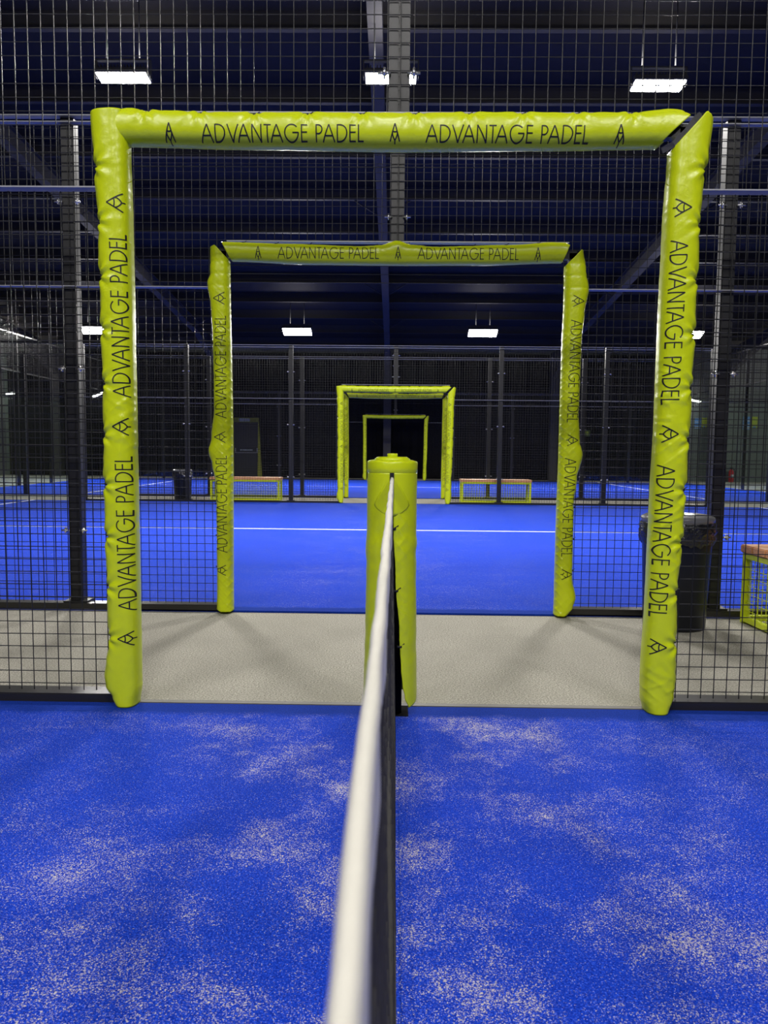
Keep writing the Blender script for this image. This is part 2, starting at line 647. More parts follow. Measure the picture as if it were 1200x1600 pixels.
# end walls of the farthest court: glass with mesh on top
for s, lab in ((-1, 'glass end wall with wire mesh on top at the left end of the farthest court'),
               (1, 'glass end wall with wire mesh on top at the right end of the farthest court')):
    x = 10.04 * s
    t = thing('glass_end_wall', lab, 'glass wall', (x, (D4 + D5) / 2, 0))
    ys = [D4 + .16 + i * 1.94 for i in range(6)]
    for a, b in zip(ys[:-1], ys[1:]):
        bm = bmesh.new()
        box(bm, x - .006, x + .006, a + .01, b - .01, .03, 3.0)
        obj('glass_panel', bm, GLASS, t)
    bm = bmesh.new()
    zy_panel(bm, x, ys[0], ys[-1], 3.03, 3.98)
    obj('wire_mesh', bm, WIRE, t)
    for z in (3.0, 3.98):
        bm = bmesh.new()
        box(bm, x - .025, x + .025, ys[0], ys[-1], z, z + .03)
        obj('rail', bm, BLACK_STEEL, t)
    for yy in ys[1:-1]:
        bm = bmesh.new()
        box(bm, x + s * .05 - .04, x + s * .05 + .04, yy - .03, yy + .03, 0, 4.0)
        obj('post', bm, BLACK_STEEL, t)

# ------------------------------------------------------------------ lettering strokes
def arc(cx, cy, rx, ry, a0, a1, n=14):
    return [(cx + rx * math.cos(math.radians(a0 + (a1 - a0) * i / n)), cy + ry * math.sin(math.radians(a0 + (a1 - a0) * i / n)))
            for i in range(n + 1)]


GLYPH = {
    'A': (.80, [[(0, 0), (.40, 1)], [(.40, 1), (.80, 0)], [(.14, .33), (.66, .33)]]),
    'D': (.72, [[(.04, 0), (.04, 1)], [(.04, .97), (.22, .97)] + arc(.22, .5, .48, .47, 88, -88) + [(.22, .03), (.04, .03)]]),
    'V': (.76, [[(0, 1), (.38, 0)], [(.38, 0), (.76, 1)]]),
    'N': (.70, [[(.04, 0), (.04, 1)], [(.04, 1), (.66, 0)], [(.66, 0), (.66, 1)]]),
    'T': (.50, [[(.25, 0), (.25, .96)], [(0, .96), (.50, .96)]]),
    'G': (1.0, [arc(.5, .5, .47, .49, 42, 362, 26), [(.97, .50), (.56, .50)]]),
    'E': (.44, [[(.04, 0), (.04, 1)], [(.04, .96), (.44, .96)], [(.04, .52), (.43, .52)], [(.04, .04), (.44, .04)]]),
    'P': (.46, [[(.04, 0), (.04, 1)], [(.04, .96), (.20, .96)] + arc(.20, .70, .24, .26, 88, -88, 10) + [(.20, .44), (.04, .44)]]),
    'L': (.40, [[(.04, 0), (.04, 1)], [(.04, .04), (.40, .04)]]),
    ' ': (.28, []),
}
LOGO = [[(-.42, .13), (0, 1)], [(0, 1), (.42, .13)], [(-.19, .60), (-.1, .57), (0, .56), (.1, .57), (.19, .60)],
        [(-.19, .60), (-.22, .50), (-.20, .41), (-.14, .31), (-.06, .23), (0, .19)],
        [(.19, .60), (.22, .50), (.20, .41), (.14, .31), (.06, .23), (0, .19)], [(0, .20), (0, .03)]]


def text_strokes(txt):
    out, x, gap = [], 0.0, .15
    for i, ch in enumerate(txt):
        wd, st = GLYPH[ch]
        for s in st:
            out.append([(x + a, b) for a, b in s])
        x += wd + gap
        nx = txt[i + 1] if i + 1 < len(txt) else ''
        if (ch + nx) in ('AV', 'VA', 'TA', 'AT'):
            x -= .17
        if (ch + nx) in ('PA',):
            x -= .10
    return out, x - gap


WORDS, WORDS_W = text_strokes('ADVANTAGE PADEL')


def ribbon(bm, pts, wd, mapf, step, mi):
    """flat stroke laid on a surface: pts in metres (along, up), mapf gives the 3D point"""
    dense = [pts[0]]
    for a, b in zip(pts[:-1], pts[1:]):
        L = math.hypot(b[0] - a[0], b[1] - a[1])
        n = max(1, int(L / step))
        for i in range(1, n + 1):
            dense.append((a[0] + (b[0] - a[0]) * i / n, a[1] + (b[1] - a[1]) * i / n))
    rows = []
    for i, p in enumerate(dense):
        q0, q1 = dense[max(0, i - 1)], dense[min(len(dense) - 1, i + 1)]
        dx, dy = q1[0] - q0[0], q1[1] - q0[1]
        L = math.hypot(dx, dy) or 1.0
        nx, ny = -dy / L * wd / 2, dx / L * wd / 2
        rows.append((bm.verts.new(mapf(p[0] + nx, p[1] + ny)), bm.verts.new(mapf(p[0] - nx, p[1] - ny))))
    for a, b in zip(rows[:-1], rows[1:]):
        f = bm.faces.new((a[0], b[0], b[1], a[1]))
        f.material_index = mi
        f.smooth = True


# ------------------------------------------------------------------ padded sleeves
class Pad:
    """soft sleeve round a post or head bar.  v runs along it, t across it, front is towards -y."""

    def __init__(self, vert, yc, b, lo, hi, v0, v1, disp, nv, nphi=56, exp=2.5):
        self.vert, self.yc, self.b, self.lo, self.hi = vert, yc, b, lo, hi
        self.v0, self.v1, self.disp, self.nv, self.nphi, self.e = v0, v1, disp, nv, nphi, exp

    def surf(self, phi, v, off=0.0):
        lo, hi = self.lo(v), self.hi(v)
        c, s = math.cos(phi), math.sin(phi)
        tc, a = (lo + hi) / 2, (hi - lo) / 2
        k = 2.0 / self.e
        ct = math.copysign(abs(c) ** k, c)
        st = math.copysign(abs(s) ** k, s)
        t = tc + a * ct
        y = self.yc - self.b * st
        # outward direction of the cross section
        nt = math.copysign(abs(c) ** (2 - k), c) / a
        ny = -math.copysign(abs(s) ** (2 - k), s) / self.b
        L = math.hypot(nt, ny) or 1.0
        D = self.disp(t, v, st, ct) + off
        t += nt / L * D
        y += ny / L * D
        return Vector((t, y, v)) if self.vert else Vector((v, y, t))

    def phi_of_t(self, t, v):
        lo, hi = self.lo(v), self.hi(v)
        u = max(-.999, min(.999, (t - (lo + hi) / 2) / ((hi - lo) / 2)))
        return math.acos(math.copysign(abs(u) ** (self.e / 2), u))

    def build(self, name, parent, texts=(), step=.006):
        bm = bmesh.new()
        rows = []
        for i in range(self.nv + 1):
            s = i / self.nv
            row = []
            for j in range(self.nphi):
                phi = 2 * math.pi * (j + .5) / self.nphi
                vm = self.v0(0) if not callable(self.v0) else None
                # mitred ends: end position depends on t
                va, vb = None, None
                c = math.cos(phi)
                ct = math.copysign(abs(c) ** (2.0 / self.e), c)
                va = self.v0(ct)
                vb = self.v1(ct)
                row.append(bm.verts.new(self.surf(phi, va + (vb - va) * s)))
            rows.append(row)
        for a, b in zip(rows[:-1], rows[1:]):
            for j in range(self.nphi):
                f = bm.faces.new((a[j], a[(j + 1) % self.nphi], b[(j + 1) % self.nphi], b[j]))
                f.smooth = True
        for r, sgn in ((rows[0], -1), (rows[-1], 1)):
            c = Vector((0, 0, 0))
            for v in r:
                c += v.co
            cv = bm.verts.new(c / len(r))
            for j in range(self.nphi):
                f = bm.faces.new((r[j], r[(j + 1) % self.nphi], cv))
        bmesh.ops.recalc_face_normals(bm, faces=bm.faces)
        for (strokes, scale_s, scale_h, fn) in texts:
            for st in strokes:
                pts = [(x * scale_s, y * scale_h) for x, y in st]

                def mp(s_, h_):
                    t, v = fn(s_, h_)
                    return self.surf(self.phi_of_t(t, v), v, .0010)
                ribbon(bm, pts, .0044, mp, step, 1)
        me = bpy.data.meshes.new(name)
        bmesh.ops.translate(bm, verts=bm.verts, vec=-wloc(parent))
        bm.to_mesh(me)
        bm.free()
        me.materials.append(LIME)
        me.materials.append(INK)
        return link(bpy.data.objects.new(name, me), parent)


def pleats(ties, t_edge, amp, sgn):
    """small folds fanning out from each cable tie"""
    def f(t, v):
        D = 0.0
        for k, tv in enumerate(ties):
            dv = v - tv
            if abs(dv) > .12:
                continue
            dt = (t - t_edge(v)) * sgn
            r = math.hypot(dv, dt)
            th = math.atan2(dv, dt + .004)
            D += amp * math.exp(-((r - .03) / .035) ** 2) * math.sin(7 * th + k * 1.7)
            D -= amp * .8 * math.exp(-(r / .022) ** 2)
        return D
    return f


def ridged(t, v, sc, rot, seed):
    a = (t * math.cos(rot) + v * math.sin(rot)) * sc
    b = (-t * math.sin(rot) + v * math.cos(rot)) * sc
    return 1.0 - 2.0 * abs(noise.noise(Vector((a * .45, b * 1.9, seed))))


def creases(t, v, seed, sc=1.0):
    """thin raised lines running diagonally both ways, like pinched vinyl"""
    D = 0.0
    for rot, o in ((.75, 0.0), (-.7, 6.1)):
        a = (t * math.cos(rot) + v * math.sin(rot)) * sc
        b = (-t * math.sin(rot) + v * math.cos(rot)) * sc
        n = noise.noise(Vector((a * 7.0, b * 24.0, seed + o)))
        D += math.exp(-(n / .13) ** 2) - .3
    return D


def scallop(v, ties, depth):
    """the laced edge is drawn in at every tie and bulges between them"""
    best = min(abs(v - q) for q in ties)
    return depth * math.exp(-best / .010)


def zone(v, a, b, soft=.08):
    return max(0.0, min(1.0, (v - a) / soft)) * max(0.0, min(1.0, (b - v) / soft))


def tb(tab, k, ref=None):
    """tables measured at one depth, scaled about the eye height for another"""
    return tab


tie_me = None


def add_tie(parent, p):
    global tie_me
    if tie_me is None:
        b = bmesh.new()
        lathe(b, [(.006, -.004), (.009, -.002), (.009, .002), (.006, .004)], 0, 0, 10)
        box(b, -.009, .009, -.003, .003, -.004, .004)
        tube(b, (0, 0, 0), (.018, 0, .012), .002, 5)
        tie_me = bpy.data.meshes.new('cable_tie')
        b.to_mesh(tie_me)
        b.free()
        tie_me.materials.append(INK)
    o = bpy.data.objects.new('cable_tie', tie_me)
    o.location = Vector(p) - wloc(parent)
    link(o, parent)


def gateway(d, label, style, rumple, detail):
    """style 'a': left corner joined, right corner mitred open; style 'b': both corners mitred open"""
    root = thing('padded_gateway', label, 'padded gateway', (0, d, 0), group=None)
    yc = d - .005
    b = .062
    kk = yc / (d - .05 + .005) if d < 4 else yc / (d - .04)    # silhouettes were taken a little nearer
    kt = (yc - b) / (d - .11)

    def sx(tab):
        return [(H + (z - H) * kk, x * kk) for z, x in tab]

    def sz(tab):
        return [(x * kk, H + (z - H) * kk) for x, z in tab]

    nv, nphi, step = {2: (380, 64, .005), 1: (140, 32, .012), 0: (60, 20, .03)}[detail]
    if style == 'a':
        LO = sx([(.02, -1.066), (.06, -1.082), (.10, -1.108), (.14, -1.112), (.28, -1.094), (.5, -1.098), (1.0, -1.100), (1.25, -1.098), (1.5, -1.100),
                 (1.84, -1.105), (2.03, -1.113), (2.23, -1.124)])
        LI = sx([(.02, -.988), (.1, -.977), (.5, -.978), (1.0, -.980), (1.5, -.982), (1.84, -.984), (2.1, -.988), (2.23, -.99)])
        RI = sx([(.02, .970), (.08, .957), (.15, .954), (.48, .962), (.8, .965), (1.15, .971), (1.5, .972), (1.85, .976), (2.08, .985), (2.23, .992)])
        RO = sx([(.02, 1.055), (.09, 1.074), (.15, 1.080), (.48, 1.074), (.79, 1.087), (1.15, 1.097), (1.5, 1.099), (1.85, 1.104), (1.97, 1.107),
                 (2.1, 1.124), (2.2, 1.134)])
        BB = sz([(-1.05, 2.126), (-.5, 2.117), (0, 2.111), (.5, 2.117), (.95, 2.124)])
        BT = sz([(-1.05, 2.240), (-.98, 2.250), (-.9, 2.243), (-.5, 2.236), (0, 2.238), (.5, 2.240), (.85, 2.242), (.98, 2.254), (1.03, 2.25)])
    else:
        LO = sx([(.03, -1.089), (.235, -1.087), (.79, -1.088), (.92, -1.112), (1.0, -1.133), (1.09, -1.115), (1.25, -1.098), (1.41, -1.098),
                 (1.72, -1.103), (1.88, -1.113), (2.0, -1.132), (2.06, -1.115), (2.2, -1.113)])
        LI = sx([(.03, -.990), (1.0, -.988), (2.2, -1.000)])
        RI = sx([(.03, .986), (.46, .986), (1.1, .991), (1.6, .991), (1.9, .996), (2.14, .994)])
        RO = sx([(.02, 1.066), (.07, 1.098), (.125, 1.114), (.25, 1.090), (.7, 1.087), (.85, 1.100), (1.0, 1.131), (1.1, 1.110), (1.235, 1.100),
                 (1.69, 1.105), (1.85, 1.118), (1.98, 1.139), (2.1, 1.118), (2.2, 1.100)])
        BB = sz([(-1.0, 2.135), (-.5, 2.119), (0, 2.117), (.5, 2.121), (.98, 2.136)])
        BT = sz([(-1.04, 2.243), (-.65, 2.234), (-.2, 2.222), (-.1, 2.228), (0, 2.254), (.1, 2.228), (.2, 2.222), (.68, 2.235), (.92, 2.252), (1.02, 2.25)])
    tl = [H + (z - H) * kk for z in (2.04, 1.842, 1.646, 1.452, 1.256, 1.065, .877, .682, .489, .295)]
    tt = [x * kk for x in (-.917, -.723, -.526, -.33, -.135, .058, .253, .447, .644, .837)]
    on = 1.0 if detail > 0 else .4
    dep = .009 * on if not rumple else .003
    lo_l = lambda v: lerp_table(LO, v) + scallop(v, tl, dep)
    hi_l = lambda v: lerp_table(LI, v)
    lo_r = lambda v: lerp_table(RI, v)
    hi_r = lambda v: lerp_table(RO, v) - scallop(v, tl, dep)
    lo_b = lambda v: lerp_table(BB, v)
    hi_b = lambda v: lerp_table(BT, v) - scallop(v, tt, dep * .8)
    am = .0042 * on
    pl = pleats(tl, lambda v: lerp_table(LO, v), am, 1)
    pr_ = pleats(tl, lambda v: lerp_table(RO, v), am, -1)
    pb = pleats(tt, lambda v: lerp_table(BT, v), am * .8, -1)

    def wr(t, v, seed):
        return (.5 * ridged(t, v, 21, .6, seed) + .5 * ridged(t, v, 18, -.7, seed + 5.3))

    def diamonds(t, v, k=1.0):
        p = math.pi / .056
        a = abs(math.sin((v + 1.15 * t) * p))
        c = abs(math.sin((v - 1.15 * t) * p))
        return (math.exp(-(a / .27) ** 2) + math.exp(-(c / .27) ** 2) - .6) * k

    def d_left(t, v, st, ct):
        if rumple:
            D = .0068 * max(0, st) ** .8 * zone(v, -.05, 1.86, .1) * diamonds(t, v + .004 * noise.noise(Vector((v * 9, t * 9, 1)))) * (.25 + .75 * max(0, min(1, (ct + .6))))
            D *= (.75 + .6 * noise.noise(Vector((v * 4, t * 5, 3))))
            for q in (1.99, 2.06, 2.13):                       # crease rings near the top
                D -= .002 * math.exp(-((v - q) / .006) ** 2)
            return D + .0016 * wr(t, v, 2.1)
        D = pl(t, v) + on * .0012 * wr(t, v, .3)
        D -= on * .0026 * math.exp(-((ct + .86) / .045) ** 2) * max(0, st)
        D += on * .0040 * zone(v, .98, 1.28, .08) * creases(t, v, 4.4) * max(0, .5 + .5 * ct) * max(0, st) ** .6
        D += on * .0030 * zone(v, .50, .92, .1) * creases(t, v, 7.7) * max(0, .4 + .6 * ct) * max(0, st) ** .6
        D += on * .0022 * zone(v, .08, .36, .1) * math.sin((v + t * 1.5) * 55) * max(0, -.1 - ct)
        return D

    def d_right(t, v, st, ct):
        if rumple:
            D = .0068 * max(0, st) ** .8 * zone(v, -.05, 1.80, .1) * diamonds(t, v + .03) * (.25 + .75 * max(0, min(1, (.6 - ct))))
            D *= (.75 + .6 * noise.noise(Vector((v * 4, t * 5, 9))))
            for q in (1.99, 2.06, 2.13):
                D -= .002 * math.exp(-((v - q) / .006) ** 2)
            return D + .0016 * wr(t, v, 6.1)
        D = pr_(t, v) + on * .0012 * wr(t, v, 1.3)
        D -= on * .0026 * math.exp(-((ct - .86) / .045) ** 2) * max(0, st)
        D += on * .0036 * zone(v, .92, 1.42, .1) * creases(t, v, 2.4) * (.45 + .55 * max(0, -ct)) * max(0, st) ** .6
        D += on * .0030 * zone(v, .52, .92, .1) * creases(t, v, 3.7) * max(0, st) ** .6
        D += on * .0028 * zone(v, .03, .26, .08) * creases(t, v, 5.7) * max(0, st) ** .6
        return D

    def d_bar(t, v, st, ct):
        D = .0010 * wr(t, v, 8.8) * on
        if rumple:
            D += .004 * zone(v, -.22, .22, .1) * wr(t, v, 3.2) * max(0, ct + .2)
        else:
            D += pb(t, v)
        # the flap folded over along the top edge
        D -= .0022 * on * math.exp(-((ct - .72) / .05) ** 2)
        return D

    cap_l = (.0565 if style == 'a' else .066) * kt      # letter height across the legs
    cap_b = .0545 * kt if style == 'a' else .064 * kt

    def leg_texts(side, t_base, tilt, rows):
        out = []
        for (z0, z1, what) in rows:
            z0, z1 = H + (z0 - H) * kt, H + (z1 - H) * kt
            if what == 'w':
                sc = abs(z1 - z0) / WORDS_W
                st = WORDS
                vs = z0
            else:
                sc = abs(z1 - z0) / .84
                st = LOGO
                vs = (z0 + z1) / 2
            sg = 1 if z1 > z0 else -1
            hs = cap_l * (1.0 if what == 'w' else 1.12)
            if side < 0:
                out.append((st, sc, hs, lambda s_, h_, vs=vs, sg=sg, lf=(.0 if what == 'w' else cap_l * .02):
                            (t_base(vs + sg * s_) - h_ + lf, vs + sg * s_)))
            else:
                out.append((st, sc, hs, lambda s_, h_, vs=vs, sg=sg, lf=(.0 if what == 'w' else cap_l * .02):
                            (t_base(vs + sg * s_) + h_ - lf, vs + sg * s_)))
        return out

    if style == 'a':
        lt = leg_texts(-1, lambda v: (-.980 - .008 * (v - .45)) * kt, 0, ((1.203, 1.790, 'w'), (.402, .984, 'w'), (1.868, 1.934, 'l'), (1.062, 1.125, 'l'), (.268, .322, 'l')))
        rt = leg_texts(1, lambda v: (.964 + .018 * (v - .45)) * kt, 0, ((1.779, 1.192, 'w'), (.970, .402, 'w'), (1.925, 1.862, 'l'), (1.116, 1.054, 'l'), (.318, .260, 'l')))
        btx = ((-.711, -.125, 'w'), (.099, .682, 'w'), (-.826, 0, 'l'), (-.013, 0, 'l'), (.793, 0, 'l'))
        zb = 2.123
    else:
        lt = leg_texts(-1, lambda v: -1.012 * kt, 0, ((1.201, 1.803, 'w'), (.391, .976, 'w'), (1.870, 1.940, 'l'), (1.055, 1.120, 'l'), (.250, .312, 'l')))
        rt = leg_texts(1, lambda v: (1.008 + .014 * (v - .4)) * kt, 0, ((1.792, 1.193, 'w'), (.98, .388, 'w'), (1.935, 1.870, 'l'), (1.120, 1.055, 'l'), (.31, .248, 'l')))
        btx = ((-.702, -.108, 'w'), (.121, .712, 'w'), (-.819, 0, 'l'), (.005, 0, 'l'), (.824, 0, 'l'))
        zb = 2.139
    bt = []
    zb = H + (zb - H) * kt
    for (x0, x1, what) in btx:
        x0, x1 = x0 * kt, x1 * kt
        if what == 'w':
            bt.append((WORDS, (x1 - x0) / WORDS_W, cap_b, lambda s_, h_, x0=x0: (zb + h_, x0 + s_)))
        else:
            bt.append((LOGO, .040 * kt, cap_b * 1.2, lambda s_, h_, x0=x0: (zb + h_ - cap_b * .12, x0 + s_)))

    Z = lambda z: H + (z - H) * kk
    X = lambda x: x * kk
    if style == 'a':
        e_l = lambda ct: Z(2.232) + .004 * ct
        e_r = lambda ct: Z(min(2.105 + 1.36 * (.063 * (ct + 1)), 2.232 - .5 * (.063 * (ct + 1) - .09)))
        b0 = lambda ct: X(-1.06)
        b1 = lambda ct: X(min(.940 + 1.06 * (.065 * (ct + 1)), 1.043 - 1.2 * (.065 * (ct + 1) - .097)))
    else:
        e_l = lambda ct: Z(min(2.222 - 1.1 * (.055 * (ct + 1) - .03), 2.215 + .3 * (.055 * (ct + 1) - .03)))
        e_r = lambda ct: Z(min(2.115 + 1.0 * (.053 * (ct + 1)), 2.205 - .3 * (.053 * (ct + 1) - .085)))
        b0 = lambda ct: X(-.985 - .52 * (.057 * (ct + 1)))
        b1 = lambda ct: X(min(.975 + .42 * (.057 * (ct + 1)) * 1.0, 1.02 - 1.2 * (.057 * (ct + 1) - .085)))
    bot_l = lambda ct: max(.013, Z(.022) + .018 * max(0, -ct - .3))
    bot_r = lambda ct: max(.013, Z(.018) + .018 * max(0, ct - .3))
    L = Pad(True, yc, b, lo_l, hi_l, bot_l, e_l, d_left, nv, nphi)
    Rr = Pad(True, yc, b, lo_r, hi_r, bot_r, e_r, d_right, nv, nphi)
    B = Pad(False, yc + (.004 if style == 'a' else 0), b * .97, lo_b, hi_b, b0, b1, d_bar, nv, nphi)
    L.build('leg_pad', root, lt, step)
    Rr.build('leg_pad', root, rt, step)
    B.build('head_pad', root, bt, step)
    # the black steel frame inside the sleeves, showing at the open corners
    bm = bmesh.new()
    xs = 1.04 * kk
    for s in (-1, 1):
        box(bm, s * xs - .022, s * xs + .022, yc - .018, yc + .026, .0, Z(2.19))
    box(bm, -xs - .022, xs + .022, yc - .018, yc + .026, Z(2.155), Z(2.20))
    obj('steel_frame', bm, BLACK_STEEL, root)
    if detail == 2:
        for q in tl:
            add_tie(root, (lo_l(q) - .004, yc + .0, q))
            add_tie(root, (hi_r(q) + .004, yc + .0, q))
        for q in tt:
            add_tie(root, (q, yc + .0, hi_b(q) + .004))
        if style == 'a':                                     # black webbing strap across the open corner
            bm = bmesh.new()
            pts = [(1.092, 2.236), (1.06, 2.205), (1.032, 2.165), (.990, 2.122), (.955, 2.108)]
            prev = None
            for i, (px, pz) in enumerate(pts):
                a = pts[max(0, i - 1)]
                c = pts[min(4, i + 1)]
                dx, dz = c[0] - a[0], c[1] - a[1]
                Ln = math.hypot(dx, dz)
                nx, nz = -dz / Ln * .011, dx / Ln * .011
                yy = yc - .047 + .03 * (abs(i - 2) / 2) ** 2
                cur = [bm.verts.new((X(px + nx), yy, Z(pz + nz))), bm.verts.new((X(px - nx), yy, Z(pz - nz))),
                       bm.verts.new((X(px - nx), yy + .004, Z(pz - nz))), bm.verts.new((X(px + nx), yy + .004, Z(pz + nz)))]
                if prev:
                    for j in range(4):
                        bm.faces.new((prev[j], prev[(j + 1) % 4], cur[(j + 1) % 4], cur[j]))
                prev = cur
            obj('strap', bm, plain('black_webbing', (.03, .03, .035), .7), root)
    return root


gateway(D1, 'largest lime padded gateway with black lettering, nearest, framing the net post', 'a', False, 2)
gateway(D2, 'rumpled lime padded gateway with criss-cross creases and both top corners open, behind the grey strip', 'b', True, 2)
gateway(D3, 'small lime padded gateway across the second court, front one of a close pair', 'a', False, 1)
gateway(D4, 'small lime padded gateway seen just inside a slightly larger one, rear of the close pair', 'b', False, 1)
gateway(D5, 'smallest and farthest lime padded gateway in front of the black curtain', 'a', False, 0)

# ------------------------------------------------------------------ net and net post
PX, PY = -.010, 2.895


def tape_z(y):
    return .88 + .039 * ((y + 2.04) / 4.9) ** 2


net = thing('padel_net', 'black padel net with white top tape running from the viewer to the lime post', 'net', (0, 0, 0))
ys = []
y = 2.80
while y > -6.9:
    ys.append(y)
    y -= .02 if y > -.3 else .15
prof = [(-.0036, -.055), (-.0034, -.02), (-.0040, -.006), (-.0031, -.002), (-.0016, -.0003), (0, 0), (.0016, -.0003), (.0031, -.002),
        (.0040, -.006), (.0034, -.02), (.0036, -.055)]
bm = bmesh.new()
prev = None
for y in ys:
    wx = -.0106 + .0016 * noise.noise(Vector((y * 5.5, 3.3, 0))) + .0007 * noise.noise(Vector((y * 21, 1.1, 0)))
    wz = tape_z(y) + .0012 * noise.noise(Vector((y * 8, 9.2, 0)))
    wd = (1.0 + .22 * noise.noise(Vector((y * 11, 5.5, 2)))) * lerp_table([(.15, 1.0), (.4, 1.22), (1.2, 1.5), (2.8, 1.5)], y)
    cur = [bm.verts.new((wx + a * wd + (.002 * noise.noise(Vector((y * 9, b * 40, 4))) if b < -.015 else 0), y, wz + b)) for a, b in prof]
    if prev:
        for i in range(len(prof) - 1):
            bm.faces.new((prev[i], prev[i + 1], cur[i + 1], cur[i]))
    prev = cur
obj('white_tape', bm, TAPE, net, True)
bm = bmesh.new()


def net_x(y, z):
    return -.0105 + .022 * (1 - z / .9) + .0022 * noise.noise(Vector((y * 2.6, z * 2.5, 7))) + .0012 * noise.noise(Vector((y * 11, z * 6, 2)))


y = 2.76
while y > -6.8:
    zt = tape_z(y) - .04
    zs = [.03, .2, .4, .6, .75, zt]
    for a, b_ in zip(zs[:-1], zs[1:]):
        tube(bm, (net_x(y, a), y, a), (net_x(y, b_), y, b_), .0016, 4, cap=False)
    y -= .042
z = .03
while z < .86:
    yy = [2.76 - i * .35 for i in range(28)]
    for a, b_ in zip(yy[:-1], yy[1:]):
        tube(bm, (net_x(a, z), a, z), (net_x(b_, z), b_, z), .0016, 4, cap=False)
    z += .042
obj('netting', bm, NETCORD, net)

post = thing('net_post', 'lime padded net post with a round cap, standing in the middle of the nearest gateway', 'net post', (PX, PY, 0))
bm = bmesh.new()
tube(bm, (PX, PY, .0), (PX, PY, .95), .045, 20)
box(bm, PX - .07, PX + .07, PY - .05, PY + .07, 0.0, .014)
obj('steel_post', bm, plain('matt_black', (.006, .006, .007), .95, spec=.05), post)
# wrapped cover, open down the front below the slot
bm = bmesh.new()
RC = .0925
nz, na = 150, 120
rows = []
for i in range(nz + 1):
    s = i / nz
    row = []
    for j in range(na + 1):
        u = j / na                                     # 0 right lip ... 1 left lip, going round the back
        z_lo = .046
        z = .0
        zr = 1 - s
        # half opening in metres at this height
        zz = z_lo + (.934 - z_lo) * (1 - s)
        right = lerp_table([(.0, .075), (.046, .072), (.09, .056), (.14, .046), (.2, .040), (.33, .032), (.55, .016), (.72, .007), (.9, .004)], zz)
        left = .003 + .012 * max(0, (.8 - zz) / .8)
        a_r = -math.pi / 2 + min(1.35, right / RC)
        a_l = -math.pi / 2 - min(1.35, left / RC)
        ang = a_r + (a_l + 2 * math.pi - a_r) * u
        r = RC * (1.0 + .17 * max(0, (.75 - zz)) ** 1.5)
        fr = max(0, -math.sin(ang))
        x_ = math.cos(ang)
        # creases either side of the slit and around mid height
        sa = RC * (ang + math.pi / 2)
        q1 = abs(math.sin(math.pi * (zz + 1.1 * sa) / .058))
        q2 = abs(math.sin(math.pi * (zz - 1.1 * sa) / .058))
        r += .0022 * fr * zone(zz, .15, .88, .12) * (math.exp(-(q1 / .3) ** 2) + math.exp(-(q2 / .3) ** 2)) * math.exp(-((sa - .03) / .028) ** 2)
        r += .0030 * fr * zone(zz, .25, .80, .12) * (.5 * ridged(x_ * .1, zz, 16, .7, 1.0) + .5 * ridged(x_ * .1, zz, 16, -.7, 4.0)) * (1.0 if x_ > -.2 else .6)
        r += .004 * zone(zz, .55, .72, .06) * ridged(x_ * .12, zz, 9, .5 if x_ < 0 else -.5, 8.0) * abs(x_)
        r += .0015 * ridged(ang * .1, zz, 7, .3, 3.0)
        # triangular stitched patch below the slot
        row.append(bm.verts.new((PX + r * math.cos(ang), PY + r * math.sin(ang), zz + .028 * s ** 6 * (1 - fr))))
    rows.append(row)
for a, b_ in zip(rows[:-1], rows[1:]):
    for j in range(na):
        bm.faces.new((a[j], a[j + 1], b_[j + 1], b_[j]))
o = obj('cover', bm, LIME, post, True)
o.modifiers.new('thickness', 'SOLIDIFY').thickness = .004
# patch: a stitched flap either side of the slot
for s in (-1, 1):
    bm = bmesh.new()
    prev = None
    for i in range(13):
        h = i / 12.0
        zz = .926 - .150 * h
        row = []
        for j in range(9):
            w_ = .005 + (.092 * h if h < .72 else .092 * .72 * (1 - ((h - .72) / .28) ** 1.6 * .9)) * j / 8.0
            a = w_ / RC
            ang = -math.pi / 2 + s * a
            r = RC + .0022
            row.append(bm.verts.new((PX + r * math.cos(ang), PY + r * math.sin(ang), zz)))
        if prev:
            for j in range(8):
                bm.faces.new((prev[j], prev[j + 1], row[j + 1], row[j]))
        prev = row
    o = obj('flap', bm, LIME, post, True)
    o.modifiers.new('thickness', 'SOLIDIFY').thickness = .002
# collar with the slot, shoulders, cap disc and knob
bm = bmesh.new()


def cap_j(k, t, r, z):
    if k >= 3 and k <= 5:
        return r * (1 + .012 * math.sin(5 * t + .4)), z + .0015 * math.sin(7 * t + k)
    return r, z


lathe(bm, [(RC + .0005, .932), (RC + .0022, .934), (RC + .0022, .950), (RC + .0022, .970), (RC + .0005, .9745), (RC - .012, .978), (.062, .982), (.058, .984)],
      PX, PY, 56, 0, cap_j)
obj('collar', bm, LIME, post, True)
bm = bmesh.new()
lathe(bm, [(.066, .980), (.066, .984), (.057, .990), (.054, .9915), (.020, .992), (.0001, .992)], PX, PY, 48)
obj('cap', bm, LIME, post, True)
bm = bmesh.new()
lathe(bm, [(.0185, .990), (.0195, .994), (.0195, 1.001), (.018, 1.004), (.0001, 1.0045)], PX, PY, 32)
obj('knob', bm, LIME, post, True)
bm = bmesh.new()
box(bm, PX - .0085, PX + .0070, PY - RC - .006, PY - RC + .02, .895, .934)
obj('slot', bm, INK, post)
for zz in (.73, .50, .29):
    a = -math.pi / 2 + lerp_table([(.2, .040), (.33, .032), (.55, .016), (.72, .007), (.9, .004)], zz) / RC
    o = bpy.data.objects.new('cable_tie', tie_me)
    o.location = Vector((PX + (RC + .002) * math.cos(a), PY + (RC + .002) * math.sin(a), zz)) - wloc(post)
    link(o, post)


